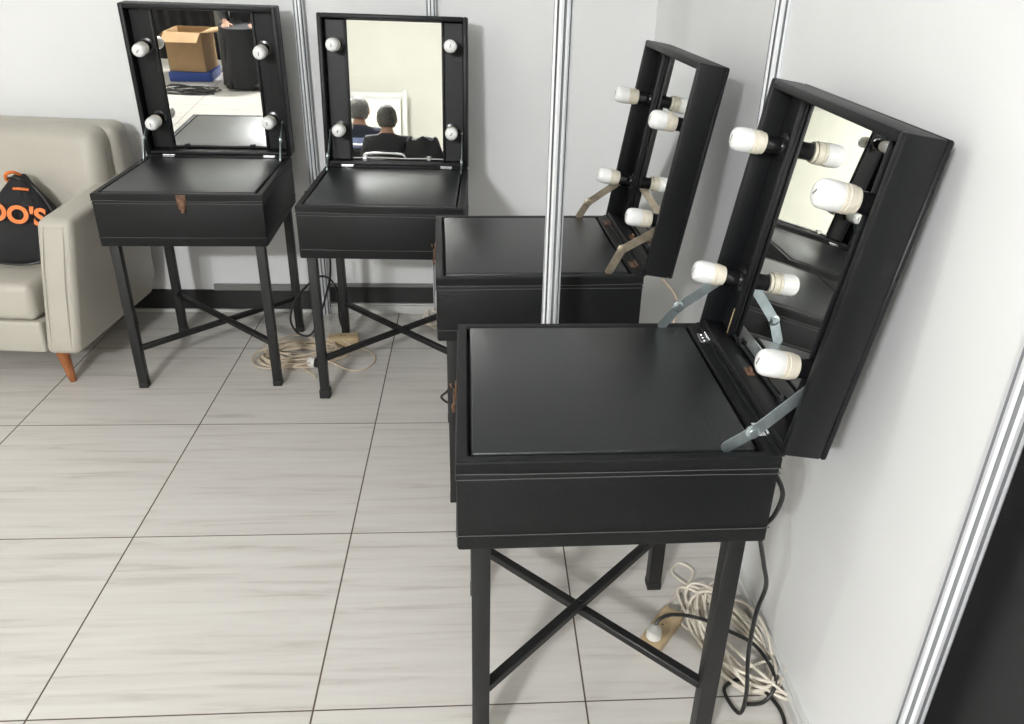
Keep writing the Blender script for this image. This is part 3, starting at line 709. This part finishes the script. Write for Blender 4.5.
# whiteboard
root = empty('whiteboard', (-2.14, -6.05, 0)); tag(root, 'wheeled whiteboard in an aluminium frame, seen in the second mirror', 'whiteboard')
bm = NB(); box(bm, -0.72, 0.72, -0.012, 0.012, 0.55, 1.48, 0.002, 1); finish('board', bm, M['board'], root)
bm = NB()
for z0, z1 in ((0.51, 0.56), (1.47, 1.56)): box(bm, -0.78, 0.78, -0.018, 0.018, z0, z1, 0.004, 2)
finish('frame_rail', bm, M['railwhite'], root)
for s in (-1, 1):
    bm = NB(); box(bm, s*0.78-0.035, s*0.78+0.035, -0.02, 0.02, 0.06, 1.60, 0.004, 2); box(bm, s*0.78-0.02, s*0.78+0.02, -0.30, 0.30, 0.035, 0.062, 0.004, 2)
    for yy in (-0.27, 0.27): lathe(bm, [(0.0175, -0.012), (0.0175, 0.012)], 14, Matrix.Translation((s*0.78, yy, 0.0178)) @ Matrix.Rotation(PI/2, 4, 'Y'))
    finish('stand_leg', bm, M['railwhite'], root)
# cardboard box on a blue crate
root = empty('cardboard_box', (-2.40, -1.58, 0.085), 0.10); tag(root, 'open brown cardboard box on a blue crate, reflected in the leftmost mirror', 'box')
bm = NB(); a = 0.165; hh = 0.34; t_ = 0.005
box(bm, -a, a, -a, a, 0, t_)
for q in ((-a, a, -a, -a+t_), (-a, a, a-t_, a), (-a, -a+t_, -a, a), (a-t_, a, -a, a)): box(bm, q[0], q[1], q[2], q[3], 0, hh)
finish('carton', bm, M['card'], root, smooth=False)
for k, (px, py, rz_) in enumerate(((0, a, 0), (0, -a, PI), (a, 0, -PI/2), (-a, 0, PI/2))):
    bm = NB(); box(bm, -a+0.004, a-0.004, 0, 0.14, -0.002, 0.002, 0, 1, 0, Matrix.Translation((px, py, hh)) @ Matrix.Rotation(rz_, 4, 'Z') @ Matrix.Rotation((-0.5, -0.3, 0.1, -0.7)[k], 4, 'X'))
    finish('flap', bm, M['card'], root, smooth=False)
bm = NB(); box(bm, -2.59, -2.21, -1.77, -1.39, 0.0, 0.084, 0.012, 3); o = finish('crate', bm, M['blue']); tag(o, 'low blue plastic crate under the cardboard box', 'crate')
# black cable heap
bm = NB(); coil(bm, -2.33, -1.00, 0.24, 0.10, 0.15, 8, 0.005, 31, 0.05, 0.03)
o = finish('cable_coil', bm, M['cordblack']); tag(o, 'loose black cable loops on the floor, reflected in the leftmost mirror', 'cable')
# steel table with a dark cloth behind the box
root = empty('steel_table', (-2.55, -2.35, 0)); tag(root, 'grey steel table with a black cloth, behind the cardboard box', 'table')
bm = NB(); box(bm, -0.60, 0.60, -0.32, 0.32, 0.70, 0.73, 0.004, 1); finish('tabletop', bm, M['tablemetal'], root)
for sx in (-1, 1):
    for sy in (-1, 1):
        bm = NB(); box(bm, sx*0.56-0.03, sx*0.56+0.03, sy*0.285-0.03, sy*0.285+0.03, 0, 0.70, 0.004, 1); finish('leg', bm, M['tablemetal'], root)
bm = NB()
G = []
for i in range(50):
    tt = i/49; xx = -0.50+tt*1.0; yy = 0.22+0.014*math.sin(tt*60)
    G.append([bm.verts.new((xx, yy, 0.06)), bm.verts.new((xx, yy, 0.6995)), bm.verts.new((xx, yy-0.004, 0.6995)), bm.verts.new((xx, yy-0.004, 0.06))])
for A, B in zip(G, G[1:]):
    for i in range(4): bm.faces.new((A[i], A[(i+1) % 4], B[(i+1) % 4], B[i]))
bm.faces.new(G[0]); bm.faces.new(G[-1])
finish('table_skirt', bm, M['curtain'], root)

# grey upright stand beside the box
root = empty('steel_stand', (-2.22, -1.98, 0)); tag(root, 'tall grey steel stand on a flat foot, right of the cardboard box in the mirror', 'stand')
bm = NB(); box(bm, -0.025, 0.025, -0.02, 0.02, 0.012, 1.70, 0.003, 1); finish('upright', bm, M['railgrey'], root)
bm = NB(); box(bm, -0.04, 0.04, -0.15, 0.15, 0, 0.0118, 0.003, 1); finish('foot', bm, M['railgrey'], root)
